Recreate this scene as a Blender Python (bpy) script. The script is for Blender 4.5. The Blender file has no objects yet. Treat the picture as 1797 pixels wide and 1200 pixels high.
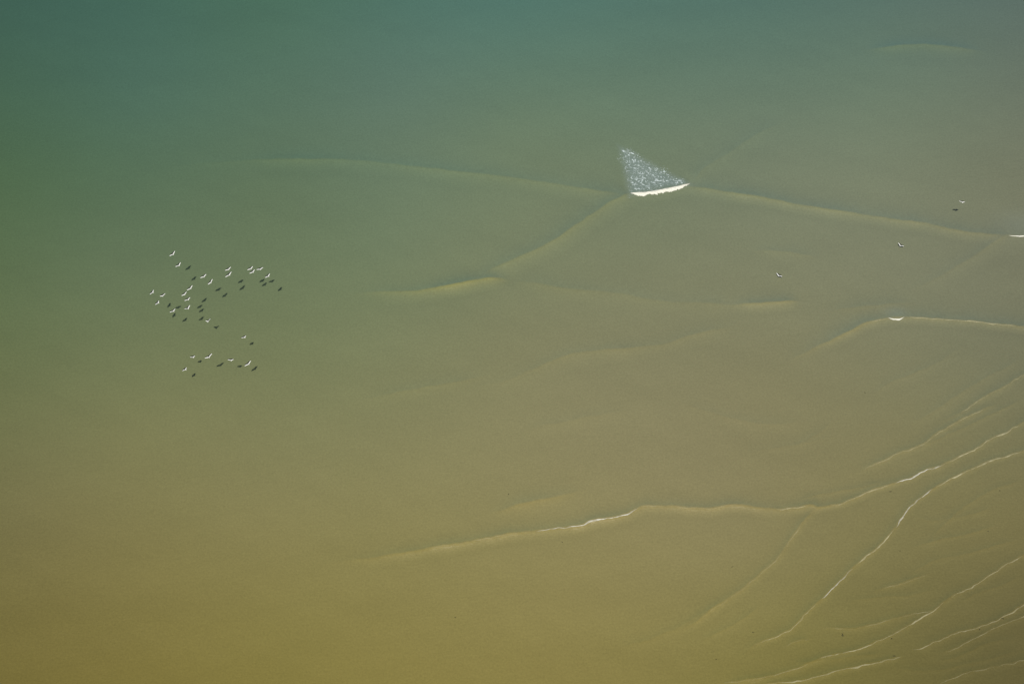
import bpy, math, random
import numpy as np
from mathutils import Vector, Matrix, noise

random.seed(7)
rng = np.random.default_rng(7)
scene = bpy.context.scene
col = scene.collection

# ------------------------------------------------------------------ camera
CAM_H = 230.0
PITCH = math.radians(55.0)
HFOV = math.radians(35.0)
cam_data = bpy.data.cameras.new('camera')
cam = bpy.data.objects.new('camera', cam_data)
cam_data.sensor_fit = 'HORIZONTAL'
cam_data.sensor_width = 36.0
cam_data.lens = 18.0 / math.tan(HFOV / 2)
cam_data.clip_start = 1.0
cam_data.clip_end = 20000.0
cam.location = (0, 0, CAM_H)
cam.rotation_euler = (math.pi / 2 - PITCH, 0, 0)
col.objects.link(cam)
scene.camera = cam

# ------------------------------------------------------------------ daylight
SUN = Vector((-0.05838, -0.41342, 0.90867))          # towards the sun, behind the camera
world = bpy.data.worlds.new('World')
scene.world = world
world.use_nodes = True
wn = world.node_tree
sky = wn.nodes.new('ShaderNodeTexSky')
sky.sky_type = 'NISHITA'
sky.sun_disc = False
sky.sun_elevation = math.asin(SUN.z)
sky.sun_rotation = math.atan2(SUN.x, SUN.y)
wn.links.new(sky.outputs[0], wn.nodes['Background'].inputs[0])
wn.nodes['Background'].inputs[1].default_value = 0.08
sun_data = bpy.data.lights.new('sun', 'SUN')
sun_data.energy = 4.0
sun_data.angle = math.radians(1.0)
sun_data.color = (1.0, 0.955, 0.87)
sun = bpy.data.objects.new('sun', sun_data)
sun.rotation_euler = SUN.to_track_quat('Z', 'Y').to_euler()
sun.location = (-15, -110, 340)
col.objects.link(sun)
scene.view_settings.view_transform = 'Standard'
scene.view_settings.look = 'None'
scene.view_settings.gamma = 1.0
scene.view_settings.use_curve_mapping = False
scene.view_settings.exposure = 0.0

# ------------------------------------------------------------------ helpers
FPX = 898.5 / math.tan(HFOV / 2)
_c, _s = math.cos(math.pi / 2 - PITCH), math.sin(math.pi / 2 - PITCH)


def ground(px, py):
    """point of the sea surface seen at a pixel of the photograph (x east, y north)"""
    px = np.asarray(px, float); py = np.asarray(py, float)
    x = (px - 898.5) / FPX; y = -(py - 600) / FPX
    dy = _c * y + _s; dz = _s * y - _c
    t = -CAM_H / dz
    return np.stack([x * t, dy * t], -1)


def tag(o, label=None, cat=None, group=None, kind=None):
    if label: o['label'] = label
    if cat: o['category'] = cat
    if group: o['group'] = group
    if kind: o['kind'] = kind
    return o


def link_mesh(name, verts, faces, mats, parent=None, smooth=True, face_mat=None):
    me = bpy.data.meshes.new(name)
    me.from_pydata([tuple(map(float, v)) for v in verts], [], faces)
    for m in (mats if isinstance(mats, (list, tuple)) else [mats]):
        me.materials.append(m)
    if face_mat is not None:
        me.polygons.foreach_set('material_index', face_mat)
    if smooth:
        me.polygons.foreach_set('use_smooth', [True] * len(me.polygons))
    me.update()
    o = bpy.data.objects.new(name, me)
    col.objects.link(o)
    if parent: o.parent = parent
    return o


def spline(pts, step=0.25):
    """Catmull-Rom through the points, resampled at an even step; returns (n,2)"""
    p = np.asarray(pts, float)
    p = np.vstack([2 * p[0] - p[1], p, 2 * p[-1] - p[-2]])
    out = []
    for i in range(1, len(p) - 2):
        a, b, c, d = p[i - 1:i + 3]
        n = max(4, int(np.linalg.norm(c - b) / step))
        t = np.linspace(0, 1, n, endpoint=False)[:, None]
        out.append(0.5 * ((2 * b) + (c - a) * t + (2 * a - 5 * b + 4 * c - d) * t ** 2 + (-a + 3 * b - 3 * c + d) * t ** 3))
    out.append(p[-2][None])
    q = np.vstack(out)
    s = np.concatenate([[0], np.cumsum(np.linalg.norm(np.diff(q, axis=0), axis=1))])
    n = max(3, int(s[-1] / step))
    si = np.linspace(0, s[-1], n)
    return np.stack([np.interp(si, s, q[:, 0]), np.interp(si, s, q[:, 1])], -1), si


def wobble(x, seed, scale):
    """smooth 1-D noise in -1..1"""
    return np.array([noise.noise(Vector((v / scale, seed * 7.31, 0.37))) for v in np.atleast_1d(x)]) * 1.6


def srgb2lin(c):
    c = np.asarray(c, float) / 255.0
    return np.where(c <= 0.04045, c / 12.92, ((c + 0.055) / 1.055) ** 2.4)

# ------------------------------------------------------------------ swell lines
# (polyline of the crest as read on the photograph, crest height m, width of the near face m, width of the back m,
#  stirred sand and painted sunlit tone along the near face 0..1, fade in/out lengths m)
SWELLS = [
 # far left arc running to the breaker
 ([(280,296),(360,288),(440,283),(520,281),(610,283),(690,290),(760,298),(850,308),(940,320),(1010,330),(1085,343),(1104,344)], .22,1.5,3.2,.26,30,5),
 # diagonal from the breaker down to the left
 ([(1110,340),(1106,341),(1071,357),(1038,379),(988,414),(938,442),(900,459),(866,472),(840,486)], .38,1.6,3.2,.34,2,6),
 # yellow lip in the middle left
 ([(600,515),(650,514),(700,513),(750,509),(808,499),(845,492),(872,489),(900,492)], .46,1.35,2.2,1.0,20,5),
 # faint continuation to the right
 ([(890,494),(950,500),(1000,509),(1083,516),(1167,531),(1250,534),(1300,537)], .12,1.8,3.2,.15,6,5),
 ([(1270,538),(1312,536),(1362,532),(1408,529)], .30,1.0,1.9,.52,6,3),
 # long swell right of the breaker
 ([(1196,327),(1300,343),(1380,357),(1450,369),(1514,378),(1561,386),(1624,394),(1673,405),(1723,412),(1752,415),(1775,414)], .32,1.1,2.8,.46,5,4),
 # right edge break, and its faint tail down-left
 ([(1870,412),(1797,415),(1770,414),(1752,422),(1735,433),(1700,457),(1640,491),(1570,522)], .18,1.4,2.2,.13,2,18),
 # swell with the small white cap
 ([(1375,638),(1412,621),(1457,600),(1490,583),(1519,568),(1561,560),(1586,558),(1673,563),(1748,569),(1797,575),(1880,586)], .34,.8,2.6,.48,12,3),
 ([(800,689),(900,664),(1000,624),(1100,613),(1160,607),(1200,594),(1250,581),(1300,574)], .14,1.5,2.2,.18,22,7),
 ([(1214,322),(1240,296),(1280,269),(1330,237),(1400,205)], .22,1.7,3.4,.10,3,14),
 ([(1510,89),(1561,84),(1612,80),(1658,83),(1705,89),(1740,94)], .20,1.9,2.4,.36,7,7),
 ([(560,991),(600,986),(700,973),(743,964),(800,956),(867,943),(940,932),(974,927),(1014,923),(1037,915),(1067,910),(1094,904),(1117,894),(1144,889),(1234,893),(1300,888),(1360,894),(1420,887),(1434,889),(1446,890)], .25,.80,1.6,.46,20,2),
 ([(1426,893),(1475,884),(1500,875),(1524,863),(1545,856),(1573,848),(1595,840),(1622,826),(1650,818),(1680,803),(1710,790),(1740,770),(1770,757),(1797,742),(1860,715)], .19,.5,1.3,.34,1.5,2),
 ([(1860,775),(1797,791),(1773,799),(1740,808),(1693,829),(1640,857),(1613,877),(1592,894),(1570,927),(1543,957),(1503,991),(1473,1020),(1445,1050),(1417,1075),(1393,1100),(1368,1115),(1327,1131),(1297,1160)], .16,.45,1.2,.34,2,7),
 ([(1860,628),(1797,658),(1767,677),(1733,693),(1700,715),(1680,728),(1640,745)], .13,.6,1.3,.25,2,6),
 ([(1760,706),(1727,718),(1680,741),(1643,762),(1620,779),(1587,792),(1533,816),(1505,832)], .13,.6,1.3,.3,5,5),
 ([(1440,890),(1420,905),(1400,930),(1385,950),(1365,980),(1340,1003),(1310,1028),(1280,1050),(1250,1070),(1225,1090),(1175,1117)], .11,.6,1.1,.22,3,8),
 ([(1850,960),(1797,974),(1783,980),(1750,1000),(1730,1013),(1700,1033),(1667,1050),(1637,1072),(1613,1087),(1567,1113),(1533,1128),(1500,1140),(1453,1150),(1427,1160),(1400,1172),(1367,1182),(1323,1192),(1267,1199)], .11,.5,1.0,.3,2,3),
 ([(1850,1030),(1797,1060),(1767,1078),(1750,1087),(1717,1100),(1675,1112),(1642,1125),(1617,1136),(1593,1140)], .10,.5,1.0,.3,2,4),
 ([(1850,1062),(1797,1082),(1750,1100),(1717,1117),(1692,1130),(1667,1140),(1642,1149)], .09,.5,.9,.25,2,3),
 ([(1590,1149),(1533,1163),(1467,1178),(1433,1187),(1400,1195),(1333,1202)], .10,.45,.9,.3,3,2),
 ([(1643,1003),(1593,1020),(1553,1032),(1520,1042)], .07,.45,.9,.3,5,5),
 ([(1645,1068),(1615,1075),(1570,1086),(1540,1094),(1500,1102),(1460,1103),(1430,1100)], .07,.45,.9,.3,5,5),
 ([(1430,1118),(1395,1126),(1372,1136)], .06,.5,.9,.3,3,3),
 ([(1640,1203),(1700,1180),(1735,1173),(1797,1158),(1850,1144)], .07,.5,.9,.2,4,2),
 ([(850,905),(900,890),(950,878),(1000,868),(1030,860)], .14,1.5,2.2,.3,7,6),
 ([(1590,750),(1640,722),(1700,682),(1760,648),(1797,628)], .08,.9,1.6,.08,6,4),
 ([(1310,440),(1360,441),(1400,446),(1450,455)], .10,1.4,2.2,.15,6,6),
 ([(1440,548),(1500,541),(1560,535),(1620,531)], .12,1.8,2.6,.22,8,8),
 # thin crossing ripples over the flats
 ([(1797,700),(1740,728),(1690,752),(1640,775),(1600,800)], .06,.5,1.0,.12,3,6),
 ([(1797,842),(1740,862),(1690,893),(1650,930),(1620,975)], .05,.5,1.0,.10,3,6),
 ([(1520,700),(1570,670),(1640,640),(1700,600)], .07,.9,1.6,.06,6,8),
 ([(1470,730),(1440,760),(1380,790)], .05,.7,1.4,.06,5,6),
 ([(1560,845),(1500,858),(1440,868),(1395,880)], .05,.5,1.0,.10,3,4),
 ([(1590,1010),(1640,985),(1700,972),(1797,945)], .04,.4,.9,.12,4,4),
 ([(1480,1060),(1530,1050),(1600,1045),(1650,1032)], .04,.4,.8,.12,4,4),
 ([(1797,1010),(1760,1028),(1720,1040),(1680,1060)], .04,.4,.8,.12,3,3),
 ([(1797,1120),(1740,1128),(1690,1150),(1640,1162)], .04,.4,.8,.12,3,3),
 ([(1380,1165),(1440,1160),(1500,1152),(1560,1146)], .04,.4,.8,.12,3,3),
 ([(1340,1060),(1300,1090),(1260,1112),(1220,1130)], .05,.5,1.0,.10,3,4),
 ([(1600,905),(1640,915),(1700,905),(1750,890)], .04,.5,1.0,.10,3,4),
 ([(1080,1140),(1160,1115),(1240,1075),(1290,1035)], .05,.8,1.5,.08,5,5),
 ([(1180,700),(1260,730),(1350,745),(1430,740)], .06,1.2,2.0,.05,8,8),
 ([(900,760),(1020,735),(1120,720)], .06,1.2,2.2,.06,8,8),
 ([(1300,800),(1400,780),(1480,765)], .05,.9,1.8,.06,8,8),
 ([(620,705),(700,690),(800,672),(880,655)], .08,1.4,2.4,.10,10,8),
 ([(1560,1170),(1620,1178),(1700,1166),(1797,1140)], .04,.4,.8,.10,4,3),
 ([(1590,965),(1640,950),(1700,938),(1760,920)], .035,.45,.9,.12,5,5),
 # the bore under the breaker itself
 ([(1098,343),(1120,341),(1150,338),(1185,331),(1216,321)], .42,1.2,3.0,.35,2,2),
]

# ------------------------------------------------------------------ the sea: one sheet, fine where it is looked at
def axis(lo, hi, step, far):
    core = np.arange(lo, hi + step / 2, step)
    g = []; d = step
    x = core[-1]
    while x < far:
        d *= 1.28; x += d; g.append(x)
    h = []; d = step; x = core[0]
    while x > -far:
        d *= 1.28; x -= d; h.append(x)
    return np.concatenate([h[::-1], core, g])


XS = axis(-110, 110, .21, 9000)
YS = axis(93, 254, .21, 9000)
GX, GY = np.meshgrid(XS, YS)
NX, NY = len(XS), len(YS)
Z = np.zeros_like(GX)
SAND_LIGHT = np.zeros_like(GX)
FOAMY = np.zeros_like(GX)

# long low chop of the whole surface
k = np.random.default_rng(3)
for i in range(26):
    lam = k.uniform(2.2, 16)
    th = math.radians(k.normal(100, 34))
    a = .0021 * lam ** .6
    Z += a * np.sin((GX * math.cos(th) + GY * math.sin(th)) * 2 * math.pi / lam + k.uniform(0, 6.28)) * \
        np.exp(-((np.hypot(GX, GY - 170)) / 600) ** 2)


def smooth01(x):
    x = np.clip(x, 0, 1)
    return x * x * (3 - 2 * x)


CRESTS = []
for si_, (pts, amp, wn_, wf, sand, f0, f1) in enumerate(SWELLS):
    wn_ *= .82; amp = min(amp * .92, .30 * wn_)
    pts = np.array(pts, float)
    if pts[0, 0] > pts[-1, 0]:
        pts = pts[::-1]; f0, f1 = f1, f0
    q, s = spline(ground(pts[:, 0], pts[:, 1]), .3)
    L = s[-1]
    # fine irregular wander of a real crest
    tang = np.gradient(q, axis=0); tang /= np.linalg.norm(tang, axis=1)[:, None]
    nrm = np.stack([-tang[:, 1], tang[:, 0]], -1)
    q = q + nrm * (wobble(s, si_ + .5, 2.6) * .13 * min(1, wn_ + .3) + wobble(s, si_ + 9.5, 1.0) * (.09 if wn_ < .9 else .05))[:, None]
    env = smooth01(s / f0) * smooth01((L - s) / f1)
    var = 1 + .28 * wobble(s, si_ + 3.1, 7.0) + .12 * wobble(s, si_ + 5.7, 2.0)
    CRESTS.append((q, s, nrm, env))
    R = max(wf * 3.2, wn_ * 3.2) + .5
    ix = np.where((XS > q[:, 0].min() - R) & (XS < q[:, 0].max() + R))[0]
    iy = np.where((YS > q[:, 1].min() - R) & (YS < q[:, 1].max() + R))[0]
    sub = np.ix_(iy, ix)
    px_, py_ = GX[sub].ravel(), GY[sub].ravel()
    near = np.full(px_.shape, 1e9); dist = np.zeros(px_.shape); tt = np.zeros(px_.shape)
    for j0 in range(0, len(q) - 1, 6):
        j1 = min(j0 + 6, len(q) - 1)
        xa, xb = q[j0:j1 + 1, 0].min() - R, q[j0:j1 + 1, 0].max() + R
        ya, yb = q[j0:j1 + 1, 1].min() - R, q[j0:j1 + 1, 1].max() + R
        w = np.where((px_ > xa) & (px_ < xb) & (py_ > ya) & (py_ < yb))[0]
        if not len(w): continue
        for j in range(j0, j1):
            ab = q[j + 1] - q[j]
            u = np.clip(((px_[w] - q[j, 0]) * ab[0] + (py_[w] - q[j, 1]) * ab[1]) / (ab @ ab), 0, 1)
            dx = px_[w] - q[j, 0] - u * ab[0]; dy = py_[w] - q[j, 1] - u * ab[1]
            d = np.hypot(dx, dy)
            m = d < near[w]
            wm = w[m]
            near[wm] = d[m]
            dist[wm] = d[m] * np.sign(-ab[1] * dx[m] + ab[0] * dy[m] + 1e-12)
            tt[wm] = s[j] + u[m] * (s[j + 1] - s[j])
    e = np.interp(tt, s, env * var)
    e[near > R] = 0
    back = np.exp(-(np.clip(dist, 0, None) / wf) ** 1.25 * 1.3)
    face = np.exp(-(np.clip(-dist, 0, None) / wn_) ** 1.3 * 1.2)
    prof = np.where(dist > 0, back, face)
    trough = .22 * np.exp(-((dist + wn_ * 2.0) / wn_) ** 2) + .15 * np.exp(-((dist - wf * 1.9) / wf) ** 2)
    Z[sub] += (amp * e * (prof - trough)).reshape(len(iy), len(ix))
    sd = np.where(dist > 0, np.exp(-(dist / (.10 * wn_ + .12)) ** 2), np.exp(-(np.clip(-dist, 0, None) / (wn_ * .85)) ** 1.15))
    sky_band = np.where(dist > 0, np.exp(-(np.clip(dist - .25, 0, None) / (wf * .62)) ** 1.3) * smooth01(dist / .35), 0)      # sky reflection and shade of the far slope, painted behind the crest
    SAND_LIGHT[sub] += (e * (sand * sd - .52 * min(1, sand * 1.2 + .12) * sky_band)).reshape(len(iy), len(ix))

# aerated water under the foam lace behind the breaker
fan = ground(*np.array([(1091, 262), (1102, 266), (1205, 324), (1107, 342)], float).T)


def inside(poly, x, y, soft):
    """soft membership of a convex polygon (points clockwise or not)"""
    c0 = poly.mean(0); d = np.full(x.shape, 1e9)
    for a, b in zip(poly, np.roll(poly, -1, 0)):
        n = np.array([-(b - a)[1], (b - a)[0]]); n /= np.linalg.norm(n)
        if (c0 - a) @ n < 0: n = -n
        d = np.minimum(d, (x - a[0]) * n[0] + (y - a[1]) * n[1])
    return smooth01(d / soft + .5)


iy = np.where((YS > 190) & (YS < 225))[0]; ix = np.where((XS > 5) & (XS < 50))[0]
sub = np.ix_(iy, ix)
FOAMY[sub] = inside(fan, GX[sub], GY[sub], 2.6)
for c_ in ((1797, 412, 3.0), (1572, 556, 1.2)):
    g = ground(c_[0], c_[1])
    FOAMY += .25 * np.exp(-((GX - g[0]) ** 2 / (c_[2] * 1.6) ** 2 + (GY - g[1] - c_[2] * .8) ** 2 / (c_[2]) ** 2))

# colour of the water: tones for depth, suspended sand and painted corner vignetting, joined by a thin-plate surface
COLOUR_PTS = [
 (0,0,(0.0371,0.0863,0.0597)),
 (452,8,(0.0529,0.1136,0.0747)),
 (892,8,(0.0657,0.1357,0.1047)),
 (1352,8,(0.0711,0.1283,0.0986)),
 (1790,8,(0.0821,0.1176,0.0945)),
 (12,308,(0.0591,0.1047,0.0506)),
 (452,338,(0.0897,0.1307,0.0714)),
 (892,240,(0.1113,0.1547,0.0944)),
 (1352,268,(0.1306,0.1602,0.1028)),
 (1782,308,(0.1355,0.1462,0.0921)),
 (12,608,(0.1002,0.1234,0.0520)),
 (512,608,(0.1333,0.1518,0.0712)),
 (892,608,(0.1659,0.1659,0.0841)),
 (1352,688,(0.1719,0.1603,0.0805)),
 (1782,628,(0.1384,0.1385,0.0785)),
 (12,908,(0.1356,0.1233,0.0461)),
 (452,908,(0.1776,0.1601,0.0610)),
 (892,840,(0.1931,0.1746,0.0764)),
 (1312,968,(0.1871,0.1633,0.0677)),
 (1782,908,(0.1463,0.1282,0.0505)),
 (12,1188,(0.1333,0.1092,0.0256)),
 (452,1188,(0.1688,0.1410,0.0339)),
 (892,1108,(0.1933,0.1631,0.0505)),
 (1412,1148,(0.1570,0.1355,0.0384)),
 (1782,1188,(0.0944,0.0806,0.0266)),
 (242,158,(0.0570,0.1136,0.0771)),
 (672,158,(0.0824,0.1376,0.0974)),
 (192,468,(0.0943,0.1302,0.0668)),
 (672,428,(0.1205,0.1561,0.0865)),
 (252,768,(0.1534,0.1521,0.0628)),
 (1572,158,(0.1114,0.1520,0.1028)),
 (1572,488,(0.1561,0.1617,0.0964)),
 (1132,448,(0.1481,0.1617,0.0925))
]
sp = np.array([ground(a, b) for a, b, _ in COLOUR_PTS])
sc = np.array([c for _, _, c in COLOUR_PTS])
def uv(x, y):
    return np.stack([np.tanh(x / 190.) * 1.9, np.tanh((y - 165) / 150.) * 1.5], -1)


def tps(r2):
    return r2 * np.log(r2 + 1e-9)


su = uv(sp[:, 0], sp[:, 1])
n_ = len(su)
K = tps(((su[:, None] - su[None]) ** 2).sum(-1)) + np.eye(n_) * .012
P_ = np.hstack([np.ones((n_, 1)), su])
A_ = np.block([[K, P_], [P_.T, np.zeros((3, 3))]])
coef = np.linalg.solve(A_, np.vstack([np.log(sc), np.zeros((3, 3))]))
PX, PY = GX.ravel(), GY.ravel()
ALB = np.empty((PX.size, 3))
for a in range(0, PX.size, 60000):
    x = np.clip(PX[a:a + 60000], -125, 125); y = np.clip(PY[a:a + 60000], 85, 270)
    q = uv(x, y)
    r = tps(((q[:, None] - su[None]) ** 2).sum(-1))
    ALB[a:a + 60000] = np.exp(r @ coef[:n_] + coef[n_] + q @ coef[n_ + 1:])
ALB = np.clip(ALB, .01, .6)
sd = SAND_LIGHT.ravel()[:, None]
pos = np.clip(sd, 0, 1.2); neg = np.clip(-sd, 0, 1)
sandy_lit = ALB * np.array([1.36, 1.19, .86])  # stirred sand, with the sunlit near face painted into the same tint
sky_tinted = ALB * np.array([.70, .93, 1.22])  # bluish sky reflection and slope shade put into the water colour
ALB = ALB + (sandy_lit - ALB) * pos + (sky_tinted - ALB) * neg
fo = FOAMY.ravel()[:, None] * .55
ALB = ALB * (1 - fo) + np.array([.175, .225, .215]) * fo

me = bpy.data.meshes.new('sea')
nv = NX * NY
co = np.empty((nv, 3), np.float32)
co[:, 0] = PX; co[:, 1] = PY; co[:, 2] = Z.ravel()
idx = np.arange(nv).reshape(NY, NX)
quads = np.stack([idx[:-1, :-1], idx[:-1, 1:], idx[1:, 1:], idx[1:, :-1]], -1).reshape(-1, 4).astype(np.int32)
me.vertices.add(nv); me.vertices.foreach_set('co', co.ravel())
me.loops.add(quads.size); me.loops.foreach_set('vertex_index', quads.ravel())
me.polygons.add(len(quads))
me.polygons.foreach_set('loop_start', np.arange(0, quads.size, 4, dtype=np.int32))
me.polygons.foreach_set('loop_total', np.full(len(quads), 4, np.int32))
me.polygons.foreach_set('use_smooth', np.ones(len(quads), bool))
me.update(calc_edges=True)
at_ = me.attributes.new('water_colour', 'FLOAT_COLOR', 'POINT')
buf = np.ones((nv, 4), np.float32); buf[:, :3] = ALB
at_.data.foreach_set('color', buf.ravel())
sea = bpy.data.objects.new('sea', me)
col.objects.link(sea)
tag(sea, 'shallow turbid sea water shading from green over depth to tan over sand', kind='structure')

zi = Z


def height(x, y):
    """sea surface height under a point"""
    i = np.clip(np.searchsorted(XS, x) - 1, 0, NX - 2); j = np.clip(np.searchsorted(YS, y) - 1, 0, NY - 2)
    u = (x - XS[i]) / (XS[i + 1] - XS[i]); v = (y - YS[j]) / (YS[j + 1] - YS[j])
    return (zi[j, i] * (1 - u) + zi[j, i + 1] * u) * (1 - v) + (zi[j + 1, i] * (1 - u) + zi[j + 1, i + 1] * u) * v


m = bpy.data.materials.new('turbid_water'); m.use_nodes = True
nt = m.node_tree; N = nt.nodes; Lk = nt.links
b = N['Principled BSDF']
b.inputs['Roughness'].default_value = .32
b.inputs['IOR'].default_value = 1.33
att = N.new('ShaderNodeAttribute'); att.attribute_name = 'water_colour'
geo = N.new('ShaderNodeNewGeometry')


def nz(scale, detail, rough=.55, stretch=(1, 1, 1), rot=0):
    mp = N.new('ShaderNodeMapping'); mp.inputs['Scale'].default_value = stretch
    mp.inputs['Rotation'].default_value = (0, 0, rot)
    Lk.new(geo.outputs['Position'], mp.inputs['Vector'])
    t = N.new('ShaderNodeTexNoise'); t.inputs['Scale'].default_value = scale
    t.inputs['Detail'].default_value = detail; t.inputs['Roughness'].default_value = rough
    Lk.new(mp.outputs[0], t.inputs['Vector'])
    return t.outputs['Fac']


def mmath(op, a, b_, c=None):
    n = N.new('ShaderNodeMath'); n.operation = op
    for i, v in enumerate((a, b_, c)):
        if v is None: continue
        if isinstance(v, (int, float)): n.inputs[i].default_value = v
        else: Lk.new(v, n.inputs[i])
    return n.outputs[0]


# drifting veils of sediment: broad, very low contrast, drawn out along the shore
veil = mmath('ADD', mmath('MULTIPLY_ADD', nz(.045, 5, .6, (1, 2.0, 1), -.25), .13, .935),
             mmath('MULTIPLY_ADD', nz(.9, 4, .65, (1, 1.6, 1), -.3), .12, -.06))
fine = mmath('MULTIPLY_ADD', nz(3.0, 3, .75), .46, -.23)
tot = mmath('ADD', veil, fine)
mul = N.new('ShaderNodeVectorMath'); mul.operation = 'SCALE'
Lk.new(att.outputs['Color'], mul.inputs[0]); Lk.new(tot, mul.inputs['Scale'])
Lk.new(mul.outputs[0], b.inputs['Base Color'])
bump = N.new('ShaderNodeBump'); bump.inputs['Strength'].default_value = 1.0
bump.inputs['Distance'].default_value = 1.0
h1 = mmath('MULTIPLY', nz(2.3, 4, .62, (1, 1.5, 1), -.2), .036)
h2 = mmath('MULTIPLY', nz(.33, 3, .6, (1, 2.6, 1), -.35), .032)
Lk.new(mmath('ADD', h1, h2), bump.inputs['Height'])
Lk.new(bump.outputs[0], b.inputs['Normal'])
me.materials.append(m)

# ------------------------------------------------------------------ foam
def foam_material(name, colour, grain):
    m = bpy.data.materials.new(name); m.use_nodes = True
    nt = m.node_tree; N = nt.nodes; L = nt.links
    b = N['Principled BSDF']
    b.inputs['Base Color'].default_value = (*colour, 1)
    b.inputs['Roughness'].default_value = .85
    b.inputs['Specular IOR Level'].default_value = .2
    tr = N.new('ShaderNodeBsdfTransparent'); mx = N.new('ShaderNodeMixShader')
    a = N.new('ShaderNodeAttribute'); a.attribute_name = 'foam_cover'
    g = N.new('ShaderNodeNewGeometry')
    t = N.new('ShaderNodeTexNoise'); t.inputs['Scale'].default_value = grain; t.inputs['Detail'].default_value = 3
    L.new(g.outputs['Position'], t.inputs['Vector'])
    k = N.new('ShaderNodeMath'); k.operation = 'MULTIPLY_ADD'; k.inputs[1].default_value = 1.3; k.inputs[2].default_value = .35
    L.new(t.outputs['Fac'], k.inputs[0])
    d = N.new('ShaderNodeMath'); d.operation = 'MULTIPLY'; d.use_clamp = True
    L.new(a.outputs['Fac'], d.inputs[0]); L.new(k.outputs[0], d.inputs[1])
    L.new(d.outputs[0], mx.inputs['Fac']); L.new(tr.outputs[0], mx.inputs[1]); L.new(b.outputs[0], mx.inputs[2])
    L.new(mx.outputs[0], N['Material Output'].inputs['Surface'])
    return m


FOAM = foam_material('fresh_foam', (.70, .68, .57), 3.0)
THIN = foam_material('thin_foam', (.60, .55, .34), 2.2)
LACE = foam_material('lace_foam', (.56, .64, .61), 2.0)


def set_density(o, d):
    a = o.data.attributes.new('foam_cover', 'FLOAT', 'POINT')
    a.data.foreach_set('value', np.asarray(d, np.float32))


def ribbon(name, q, nrm, s, width, dens, mat, parent=None, thick=.05, seed=1.0, offset=0.0, rough=.35):
    """domed foam strip lying on the water along q; it spreads from the crest towards the near face"""
    n = len(q); K = 7
    V = []; D = []
    w = width * np.clip(.72 + rough * wobble(s, seed, 1.8) + rough * .6 * wobble(s, seed + 4, .6), .15, 2)
    L = s[-1] - s[0]; tt = (s - s[0])
    ends = np.minimum(1, np.minimum(tt, L - tt) / min(1.6, L * .35) + .02) ** .7
    w = w * ends
    dn = dens * np.clip(.75 + .55 * wobble(s, seed + 2, 3.2) + .3 * wobble(s, seed + 8, .7), .05, 1.3) * np.clip(ends, 0, 1)
    for j in range(K):
        u = j / (K - 1)
        p = q + nrm * (offset + (.30 - u) * w)[:, None]
        dome = 4 * u * (1 - u)
        z = height(p[:, 0], p[:, 1]) + .03 + thick * dome * ends * (1 + .5 * wobble(s, seed + 6 + j, .35))
        V.append(np.column_stack([p, z])); D.append(dn * (.0 if j in (0, K - 1) else 1.0))
    V = np.stack(V, 1).reshape(-1, 3); D = np.stack(D, 1).reshape(-1)
    F = [(i * K + j, i * K + j + 1, (i + 1) * K + j + 1, (i + 1) * K + j) for i in range(n - 1) for j in range(K - 1)]
    o = link_mesh(name, V, F, mat, parent)
    set_density(o, D)
    return o


def crest_part(k, xa, xb, step=.12):
    """stretch of a swell crest between two photograph columns"""
    q, s, nrm, env = CRESTS[k]
    dx = q[:, 0]; dy = q[:, 1]
    ydir = _c * dy + _s * -CAM_H; zd = _s * dy - _c * -CAM_H     # back into the picture, to cut the curve at a column
    zc = -_s * dy + _c * -CAM_H
    col_ = 898.5 + FPX * dx / -zc
    i = np.where((col_ >= xa) & (col_ <= xb))[0]
    a, b_ = i[0], i[-1]
    ss = np.arange(s[a], s[b_], step)
    qq = np.stack([np.interp(ss, s, q[:, 0]), np.interp(ss, s, q[:, 1])], -1)
    nn = np.stack([np.interp(ss, s, nrm[:, 0]), np.interp(ss, s, nrm[:, 1])], -1)
    wig = wobble(ss, k + .77, 1.1) * .07
    return qq + nn * wig[:, None], nn, ss


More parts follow.
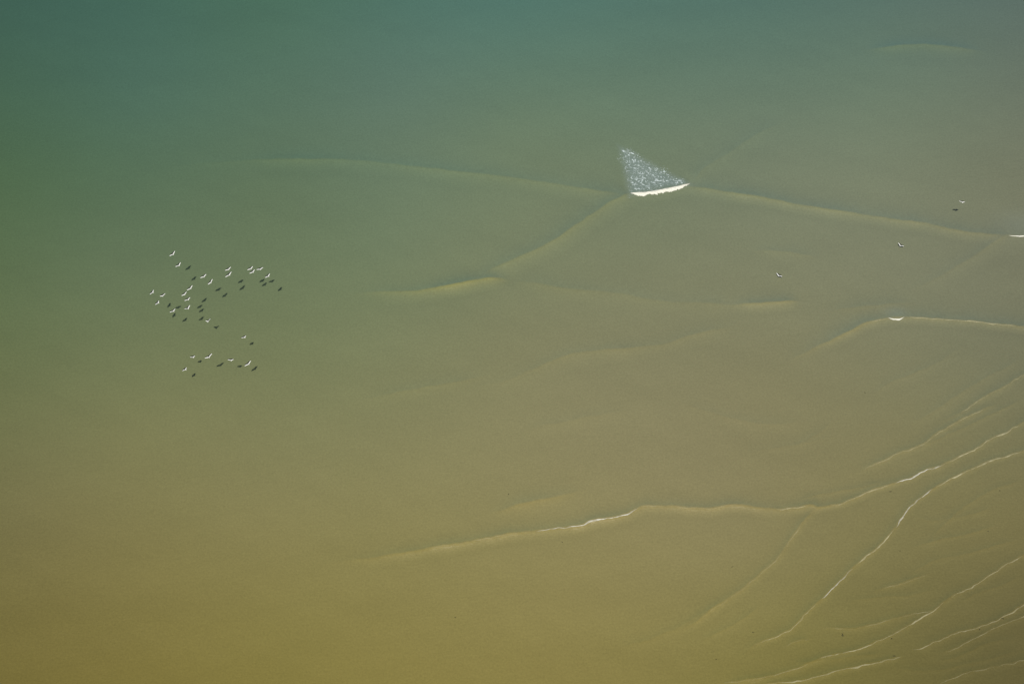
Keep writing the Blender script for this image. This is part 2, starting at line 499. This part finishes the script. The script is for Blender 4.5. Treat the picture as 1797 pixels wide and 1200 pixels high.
# (swell, from column, to column, width m, density, material, label)
LINES = [
 (11, 935, 1012, .20, .40, FOAM, 'broken thin white foam at the left end of the long lower wave crest'),
 (11, 990, 1124, .27, .52, FOAM, 'bright white foam streak rising along the long lower wave crest'),
 (11, 1119, 1300, .22, .17, THIN, 'faint cream foam thread along the flat top of the long lower crest'),
 (11, 1358, 1420, .26, .34, THIN, 'short cream foam dash at the right end of the long lower crest'),
 (11, 745, 940, .24, .15, THIN, 'faint cream foam thread leading left from the white streak of the lower crest'),
 (12, 1446, 1572, .24, .26, THIN, 'thin cream foam line climbing right just beyond the end of the lower crest'),
 (12, 1565, 1665, .23, .48, FOAM, 'white foam streak in the middle of the upper of two parallel right hand wavelets'),
 (12, 1656, 1850, .26, .36, THIN, 'cream foam line running from the white wavelet streak off to the right edge'),
 (13, 1640, 1850, .26, .42, THIN, 'cream foam line curving to the right edge below the other wavelet'),
 (13, 1570, 1640, .24, .42, FOAM, 'knobbly pale foam line at the bend of the long swash line'),
 (13, 1500, 1570, .24, .36, THIN, 'cream foam line descending left from the bend of the long swash line'),
 (13, 1440, 1500, .22, .38, FOAM, 'pale foam stretch on the steep lower half of the long swash line'),
 (13, 1318, 1440, .20, .24, THIN, 'fading cream foam tail at the lower end of the long swash line'),
 (14, 1680, 1850, .20, .20, THIN, 'faint pale foam thread nearest above the wavelets at the right edge'),
 (15, 1512, 1735, .22, .23, THIN, 'faint foam thread just above the upper right hand wavelet'),
 (16, 1225, 1420, .20, .12, THIN, 'very faint foam thread branching down left from the end of the lower crest'),
 (17, 1665, 1797, .20, .26, THIN, 'short bright foam dashes near the right edge above the bottom lines'),
 (17, 1430, 1660, .22, .30, THIN, 'curved cream foam line across the shallows above the lowest line'),
 (17, 1262, 1430, .18, .20, THIN, 'thin foam line reaching the bottom edge at the left of the shallows'),
 (18, 1600, 1850, .20, .24, THIN, 'upper of two parallel foam threads at the lower right'),
 (19, 1645, 1850, .18, .20, THIN, 'lower of two parallel foam threads at the lower right'),
 (20, 1335, 1588, .22, .30, THIN, 'lowest cream foam line crossing to the bottom edge'),
 (21, 1545, 1640, .16, .17, THIN, 'short faint foam thread alone in the lower right shallows'),
 (22, 1440, 1645, .14, .13, THIN, 'wavering faint foam thread above the curved shallow line'),
 (23, 1372, 1428, .14, .15, THIN, 'tiny faint foam dash below the tail of the long swash line'),
 (24, 1640, 1850, .16, .14, THIN, 'faint foam thread at the very bottom right corner'),
 (7, 1588, 1850, .22, .30, THIN, 'cream lit foam edge on the swell right of the small white cap'),
 (7, 1519, 1562, .18, .26, THIN, 'cream foam edge on the swell left of the small white cap'),
]
for i, (k_, xa, xb, w_, d_, mt, lab) in enumerate(LINES):
    q, nn, ss = crest_part(k_, xa, xb)
    o = ribbon('foam_line', q, nn, ss, w_ * 1.15, d_, mt, seed=i * 1.7 + .3, thick=.04)
    tag(o, lab, 'foam line', 'foam lines along the wave crests')


def foam_roll(name, pts, thick, lump, parent, seed, back=.35):
    """tumbling white roller: rounded, lumpy in front, thinning away over the back"""
    pts = np.array(pts, float)
    q, s = spline(ground(pts[:, 0], pts[:, 1]), .07)
    tang = np.gradient(q, axis=0); tang /= np.linalg.norm(tang, axis=1)[:, None]
    nrm = np.stack([-tang[:, 1], tang[:, 0]], -1)
    L = s[-1]
    env = np.clip(np.minimum(s / min(1.6, L * .45), (L - s) / min(2.6, L * .45)), 0, 1) ** .75
    w = thick * env * np.clip(1 + lump * wobble(s, seed, 1.5) + lump * .7 * wobble(s, seed + 3, .5), .3, 2)
    K = 12; V = []; D = []
    for j in range(K):
        u = j / (K - 1)                       # 0 far back, 1 front foot
        off = back * env * (1 - u) - w * u * (1 + .25 * wobble(s, seed + 40, .22))
        zz = np.sin(math.pi * min(1, u * 1.0) ** 1.4) * w * .36
        if 0 < j < K - 1:
            zz = zz * (1 + .35 * wobble(s + j * 3.3, seed + 11 + j, .3)) + .03 * env
        jit = .10 * thick * wobble(s, seed + 20 + j, .35) * env
        p = q + nrm * (off + jit)[:, None]
        V.append(np.column_stack([p, height(p[:, 0], p[:, 1]) + .03 + zz]))
        D.append(np.full(len(s), [0, .35, .75][j] if j < 3 else .45 if j == K - 1 else 1.4) * (.35 + .65 * env))
    V = np.stack(V, 1).reshape(-1, 3); D = np.stack(D, 1).reshape(-1)
    n = len(s)
    F = [(i * K + j, i * K + j + 1, (i + 1) * K + j + 1, (i + 1) * K + j) for i in range(n - 1) for j in range(K - 1)]
    o = link_mesh(name, V, F, FOAM, parent)
    set_density(o, D)
    return o


def lace(name, poly, parent, mat, cell, freq, keep, dens, seed, soft, stretch=1.6, zoff=.03):
    """net of foam threads left on the water: only the threads are built"""
    lo = poly.min(0) - 1; hi = poly.max(0) + 1
    xs = np.arange(lo[0], hi[0], cell); ys = np.arange(lo[1], hi[1], cell)
    gx, gy = np.meshgrid(xs, ys)
    mem = inside(poly, gx, gy, soft)
    for j, i in np.argwhere((mem > .02) & (mem < .98)):
        mem[j, i] = min(1, max(0, mem[j, i] + .55 * noise.noise(Vector((gx[j, i] * .55, gy[j, i] * .55, 4.4))) - .05))
    val = np.full(gx.shape, 9.0)
    for j, i in np.argwhere(mem > .02):
        x, y = gx[j, i], gy[j, i]
        v = Vector((x * freq / stretch, y * freq, seed))
        wv = noise.noise(v * .7 + Vector((5, 2, 9))) * .7
        a = noise.noise(v + Vector((wv, -wv, 0)))
        b_ = noise.noise(v * 1.9 + Vector((7.7, 1.3, wv)))
        val[j, i] = abs(a + .28 * b_) + .0 * max(0, noise.noise(v * .2 + Vector((3, 8, 4))))
    thr = keep * np.clip(mem * 1.25, 0, 1)
    ok = val < thr
    dd = np.clip((thr - val) / (keep * .6) + .25, 0, 1) * dens * np.clip(.25 + mem, 0, 1)
    z = height(gx.ravel(), gy.ravel()).reshape(gx.shape) + zoff + .03 * np.clip(dd, 0, 1)
    used = {}; V = []; D = []; F = []
    nj, ni = gx.shape
    for j in range(nj - 1):
        for i in range(ni - 1):
            if ok[j, i] or (ok[j, i + 1] and ok[j + 1, i]):
                f = []
                for a, b_ in ((j, i), (j, i + 1), (j + 1, i + 1), (j + 1, i)):
                    if (a, b_) not in used:
                        used[(a, b_)] = len(V)
                        V.append((gx[a, b_], gy[a, b_], z[a, b_])); D.append(dd[a, b_] if ok[a, b_] else 0)
                    f.append(used[(a, b_)])
                F.append(f)
    o = link_mesh(name, V, F, mat, parent)
    set_density(o, D)
    tag(o, kind='stuff')
    return o


def empty(name, x, y, z=0):
    o = bpy.data.objects.new(name, None); o.empty_display_size = .5
    o.location = (x, y, z); col.objects.link(o)
    return o


def keep_world(child, parent):
    child.parent = parent
    child.matrix_parent_inverse = Matrix.Translation(-Vector(parent.location))


g = ground(1158, 336)
brk = tag(empty('breaking_wave', g[0], g[1]), 'white breaking wave crest trailing a fan shaped net of foam behind it', 'breaking wave')
keep_world(foam_roll('foam_roller', [(1106, 339.5), (1118, 341.2), (1135, 340.6), (1160, 337), (1185, 332), (1200, 327.5), (1211, 323)], .50, .30, None, 3.3, .40), brk)
lp = ground(*np.array([(1088, 261), (1101, 262), (1130, 280), (1204, 323), (1165, 333), (1109, 339), (1098, 300)], float).T)
lp = ground(*np.array([(1088, 262), (1105, 264), (1205, 322), (1109, 342)], float).T)
keep_world(lace('foam_lace', lp, None, LACE, .055, 2.6, .10, .74, 2.0, 2.6, 2.0), brk)
g = ground(1785, 414)
eb = tag(empty('breaking_wave', g[0], g[1]), 'small white breaking crest cut off by the right edge above the lone cap', 'breaking wave')
keep_world(foam_roll('foam_roller', [(1769, 414.2), (1780, 415.6), (1795, 415.4), (1815, 412), (1840, 409)], .13, .35, None, 8.1, .12), eb)
g = ground(1573, 560)
cb = tag(empty('breaking_wave', g[0], g[1]), 'tiny white crescent cap breaking on the swell at middle right', 'breaking wave')
keep_world(foam_roll('foam_roller', [(1558, 558.6), (1565, 560.4), (1573, 561.4), (1580, 560.6), (1587, 557.4)], .22, .35, None, 5.2, .14), cb)

# ------------------------------------------------------------------ seabirds
def plain(name, colour, rough=.6, var=0.0):
    m = bpy.data.materials.new(name); m.use_nodes = True
    N = m.node_tree.nodes; L = m.node_tree.links
    b = N['Principled BSDF']; b.inputs['Roughness'].default_value = rough
    t = N.new('ShaderNodeTexNoise'); t.inputs['Scale'].default_value = 30; t.inputs['Detail'].default_value = 3
    r = N.new('ShaderNodeValToRGB')
    r.color_ramp.elements[0].position = .3; r.color_ramp.elements[1].position = .7
    r.color_ramp.elements[0].color = (*[c * (1 - var) for c in colour], 1)
    r.color_ramp.elements[1].color = (*colour, 1)
    L.new(t.outputs['Fac'], r.inputs['Fac']); L.new(r.outputs[0], b.inputs['Base Color'])
    return m


WHITE = plain('white_plumage', (.84, .83, .76), .7, .06)
DARK = plain('dark_plumage', (.012, .012, .012), .9, .3)
BILL = plain('bill_horn', (.35, .20, .05), .5, .2)
EYE = plain('eye_black', (.01, .01, .01), .2)


def bird_mesh(name, dihedral, half, sweep):
    """one closed skin: body lofted along its length, wings grown out of its sides"""
    # y forward, x right, z up
    st = [(-.33, .115, .006, .012), (-.25, .080, .012, .010), (-.17, .040, .030, .004), (-.10, .060, .052, 0),
          (-.04, .074, .066, -.004), (.03, .078, .072, -.006), (.09, .072, .066, -.002), (.14, .058, .054, .004),
          (.19, .040, .040, .016), (.235, .037, .039, .026), (.27, .028, .030, .026), (.295, .012, .014, .020), (.345, .003, .004, .012)]
    V = []; F = []; M = []
    n = 8
    for y, rx, rz, z in st:
        for k in range(n):
            a = math.radians(22.5 + 45 * k)
            V.append((rx * math.cos(a), y, z + rz * math.sin(a)))
    W = (3, 4, 5, 6)
    for i in range(len(st) - 1):
        for k in range(n):
            if i in (3, 4, 5) and k in (3, 7):
                continue
            k2 = (k + 1) % n
            F.append((i * n + k, (i + 1) * n + k, (i + 1) * n + k2, i * n + k2))
            M.append(1 if i < 2 or (i in (2, 3, 4) and k in (0, 1, 2)) else 2 if i >= 11 else 0)
    F.append(tuple(range(n))); M.append(1)
    F.append(tuple(reversed(range((len(st) - 1) * n, len(st) * n)))); M.append(2)
    for side in (1, -1):
        top, bot = (0, 7) if side == 1 else (3, 4)
        prev = [w * n + top for w in W] + [w * n + bot for w in reversed(W)]
        T = (.18, .36, .52, .70, .86, .96, 1.0)
        CH = (.42, .37, .29, .20, .13, .07, .022)
        z0 = .01; x0 = .075
        for t, c in zip(T, CH):
            d_in, d_out = dihedral + .16, dihedral - .14
            ti = min(t, .48); to = max(0, t - .48)
            x = x0 + half * (ti * math.cos(d_in) + to * math.cos(d_out)) * .93
            z = z0 + half * (ti * math.sin(d_in) + to * math.sin(d_out))
            lead = .11 + .02 * math.sin(math.pi * min(1, t / .55)) - (max(sweep, .16) * half + .08) * t ** 1.2
            th = .016 * (1 - t) + .004
            loop = []
            wf_ = min(c * .8, .108)
            ys = [lead - c, lead - wf_, lead - wf_ * .45, lead]
            zz = [0, th * .6, th, th * .3]
            for y, h in zip(ys, zz):
                loop.append(len(V)); V.append((side * x, y, z + h))
            for y, h in reversed(list(zip(ys, zz))):
                loop.append(len(V)); V.append((side * x, y, z - .35 * h - .002))
            for j in range(8):
                j2 = (j + 1) % 8
                f = (prev[j], prev[j2], loop[j2], loop[j])
                F.append(f if side == 1 else tuple(reversed(f)))
                dark = (j in (0, 6, 7) and t < .9) or t > .97
                M.append(1 if dark else 0)
            prev = loop
        F.append(tuple(prev) if side == 1 else tuple(reversed(prev))); M.append(1)
    # eyes
    for sx in (1, -1):
        c = Vector((sx * .031, .25, .034)); r = .006; b0 = len(V)
        for d in ((1, 0, 0), (-1, 0, 0), (0, 1, 0), (0, -1, 0), (0, 0, 1), (0, 0, -1)):
            V.append(tuple(c + Vector(d) * r))
        for a, b_, c_ in ((0, 2, 4), (2, 1, 4), (1, 3, 4), (3, 0, 4), (2, 0, 5), (1, 2, 5), (3, 1, 5), (0, 3, 5)):
            F.append((b0 + a, b0 + b_, b0 + c_)); M.append(3)
    o = link_mesh(name, V, F, [WHITE, DARK, BILL, EYE], None, True, M)
    sub = o.modifiers.new('smooth', 'SUBSURF'); sub.levels = 1; sub.render_levels = 1
    return o


# x, y, height above the sea, heading, dihedral, bank, half span, sweep, label
BIRDS = [
 ('topmost white seabird of the flock, flying highest up the green water on its left side'),
 ('white seabird just below the topmost bird of the flock'),
 ('white seabird with level wings leading a pair right of the flock centre line'),
 ('white seabird close behind and below the level winged one near the flock centre'),
 ('white seabird at the top of the column of four in the flock middle'),
 ('leftmost white seabird of the whole flock'),
 ('upper white seabird of the two flying one above the other'),
 ('larger white seabird directly below its partner in the stacked pair'),
 ('upper left white seabird of the tight trio at the upper right of the flock'),
 ('lowest white seabird of the tight trio at the upper right of the flock'),
 ('right hand white seabird of the tight trio, its wings spread almost level'),
 ('rightmost white seabird of the upper flock, alone beside the tight trio'),
 ('second white seabird from the left, between the leftmost bird and the column'),
 ('white seabird second from the top in the column of four'),
 ('white seabird below the two leftmost birds of the flock'),
 ('white seabird third from the top in the column of four'),
 ('white seabird with raised wings at the foot of the column of four'),
 ('white seabird lowest on the left, over the shadows of other birds'),
 ('white seabird just right of another bird shadow, lowest of the main flock'),
 ('white seabird alone between the main flock and the low group of five'),
 ('white seabird with short spread wings, second from left in the low group'),
 ('long winged white seabird in the middle of the low group of five'),
 ('white seabird flying flat, fourth from left in the low group'),
 ('rightmost white seabird of the low group, skimming by its own shadow'),
 ('leftmost and lowest white seabird of the low group of five'),
 ('lone white seabird near the right edge with its shadow below it'),
 ('white seabird with raised wings skimming the water right of centre, under the long swell'),
 ('white seabird skimming the water nearest the picture centre on the right'),
]
FIT = [
 (-58.37, 172.66, 9.74, 134, 0.13, 0.18, 0.61, 0.06),
 (-57.12, 170.32, 9.63, 131, 0.18, 0.01, 0.57, 0.05),
 (-52.55, 167.85, 9.72, 148, 0.0, 0.18, 0.55, 0.05),
 (-51.23, 166.62, 9.72, 144, 0.0, 0.59, 0.58, 0.11),
 (-54.69, 165.76, 9.16, 132, 0.02, 0.11, 0.59, 0.05),
 (-60.8, 164.32, 9.93, 109, 0.0, -0.26, 0.62, 0.06),
 (-48.67, 170.0, 8.95, 147, 0.0, 0.16, 0.53, 0.05),
 (-48.28, 168.25, 9.66, 129, 0.01, -0.01, 0.7, 0.05),
 (-44.9, 170.21, 8.85, 144, 0.0, 0.13, 0.52, 0.05),
 (-44.42, 169.23, 9.19, 135, 0.0, 0.02, 0.53, 0.05),
 (-43.21, 170.03, 8.97, 150, 0.0, -0.14, 0.58, 0.05),
 (-41.59, 167.97, 9.7, 124, 0.0, -0.13, 0.57, 0.05),
 (-59.15, 164.17, 9.25, 168, 0.02, 0.46, 0.51, 0.06),
 (-55.39, 164.1, 9.71, 150, 0.0, 0.42, 0.5, 0.05),
 (-59.66, 162.24, 9.76, 109, 0.0, -0.31, 0.6, 0.05),
 (-54.93, 163.67, 8.8, 132, 0.0, -0.21, 0.58, 0.05),
 (-54.77, 161.96, 8.59, 131, 0.34, -0.15, 0.62, 0.05),
 (-57.51, 162.34, 7.31, 125, 0.0, -0.32, 0.66, 0.05),
 (-51.76, 161.56, 5.45, 182, 0.14, 0.6, 0.53, 0.45),
 (-45.28, 158.1, 5.6, 130, 0.01, -0.41, 0.51, 0.05),
 (-53.78, 154.89, 4.38, 138, 0.03, -0.49, 0.5, 0.05),
 (-50.36, 152.7, 7.62, 153, 0.02, 0.33, 0.68, 0.25),
 (-46.96, 153.14, 6.03, 156, 0.0, -0.43, 0.5, 0.05),
 (-44.24, 153.22, 4.78, 134, 0.0, 0.09, 0.66, 0.05),
 (-54.54, 151.6, 5.5, 119, 0.0, -0.36, 0.54, 0.05),
 (80.99, 188.17, 5.12, 169, 0.0, -0.41, 0.62, 0.05),
 (69.92, 181.76, 0.62, 222, 0.34, 0.08, 0.6, 0.06),
 (47.38, 174.97, 0.67, 224, 0.11, 0.11, 0.6, 0.17)

]
for lab, (x, y, z, hd, dih, bank, half, sw) in zip(BIRDS, FIT):
    o = bird_mesh('seabird', dih, half * 1.04, sw)
    o.location = (x, y, z)
    o.rotation_euler = (0, -bank * -1, -math.radians(hd))
    o.rotation_mode = 'XYZ'
    grp = 'white seabirds flying over the sea' if x < 0 else 'lone white seabirds on the right'
    tag(o, lab, 'seabird', grp)

# ------------------------------------------------------------------ small drifting scraps
WEED = plain('wet_weed', (.035, .034, .018), .5, .4)
SCRAPS = [
 (1478, 1114, .30, 'largest dark scrap drifting in the lower right shallows'),
 (1564, 1120, .20, 'dark scrap floating just under the curved shallow foam line'),
 (1569, 1150, .20, 'dark scrap floating beside the lowest foam line'),
 (1759, 1085, .20, 'dark scrap floating against the upper parallel foam thread near the right'),
 (1720, 1104, .17, 'dark scrap floating below the same thread further left'),
 (1563, 862, .19, 'dark scrap drifting between the two right hand wavelets'),
 (1734, 932, .16, 'dark scrap drifting alone near the right edge'),
 (1755, 861, .15, 'dark scrap drifting just below the lower wavelet'),
 (1322, 1109, .17, 'dark scrap drifting left of the swash line tail'),
 (1257, 1156, .14, 'dark scrap drifting near the bottom edge left of the foam lines'),
 (892, 867, .15, 'dark scrap drifting above the long lower crest'),
 (987, 951, .14, 'dark scrap drifting just under the white streak of the lower crest'),
 (799, 1083, .14, 'dark scrap drifting in the open tan water at lower centre'),
 (1285, 994, .14, 'dark scrap drifting beside the faint branching thread'),
 (1579, 966, .14, 'dark scrap drifting just right of the long swash line'),
 (1518, 689, .15, 'dark scrap drifting in the open water under the small white cap'),
]
for i, (px_, py_, r, lab) in enumerate(SCRAPS):
    g = ground(px_, py_); V = []; F = []
    R_ = random.Random(i)
    for c in range(5):                     # a few curled strands knotted together
        a = R_.uniform(0, 6.28); cx = R_.uniform(-.4, .4) * r; cy = R_.uniform(-.4, .4) * r
        pts = []
        for t in range(7):
            pts.append((cx + math.cos(a) * r * .22 * t * .6, cy + math.sin(a) * r * .22 * t * .6, .03 + .02 * math.sin(t + c)))
            a += R_.uniform(-.8, .8)
        for t, (x, y, z) in enumerate(pts):
            w = r * .13 * math.sin(math.pi * (t + .7) / 7.4) + .004
            dx, dy = -math.sin(a), math.cos(a)
            V += [(x - dx * w, y - dy * w, z), (x, y, z + w * .6), (x + dx * w, y + dy * w, z), (x, y, z - w * .4)]
        b0 = len(V) - 28
        for t in range(6):
            for k2 in range(4):
                k3 = (k2 + 1) % 4
                F.append((b0 + t * 4 + k2, b0 + t * 4 + k3, b0 + t * 4 + 4 + k3, b0 + t * 4 + 4 + k2))
        F.append((b0 + 3, b0 + 2, b0 + 1, b0)); F.append((b0 + 24, b0 + 25, b0 + 26, b0 + 27))
    o = link_mesh('floating_scrap', V, F, WEED)
    o.location = (g[0], g[1], float(height(np.array([g[0]]), np.array([g[1]]))[0]))
    tag(o, lab, 'floating scrap', 'dark scraps drifting on the water')
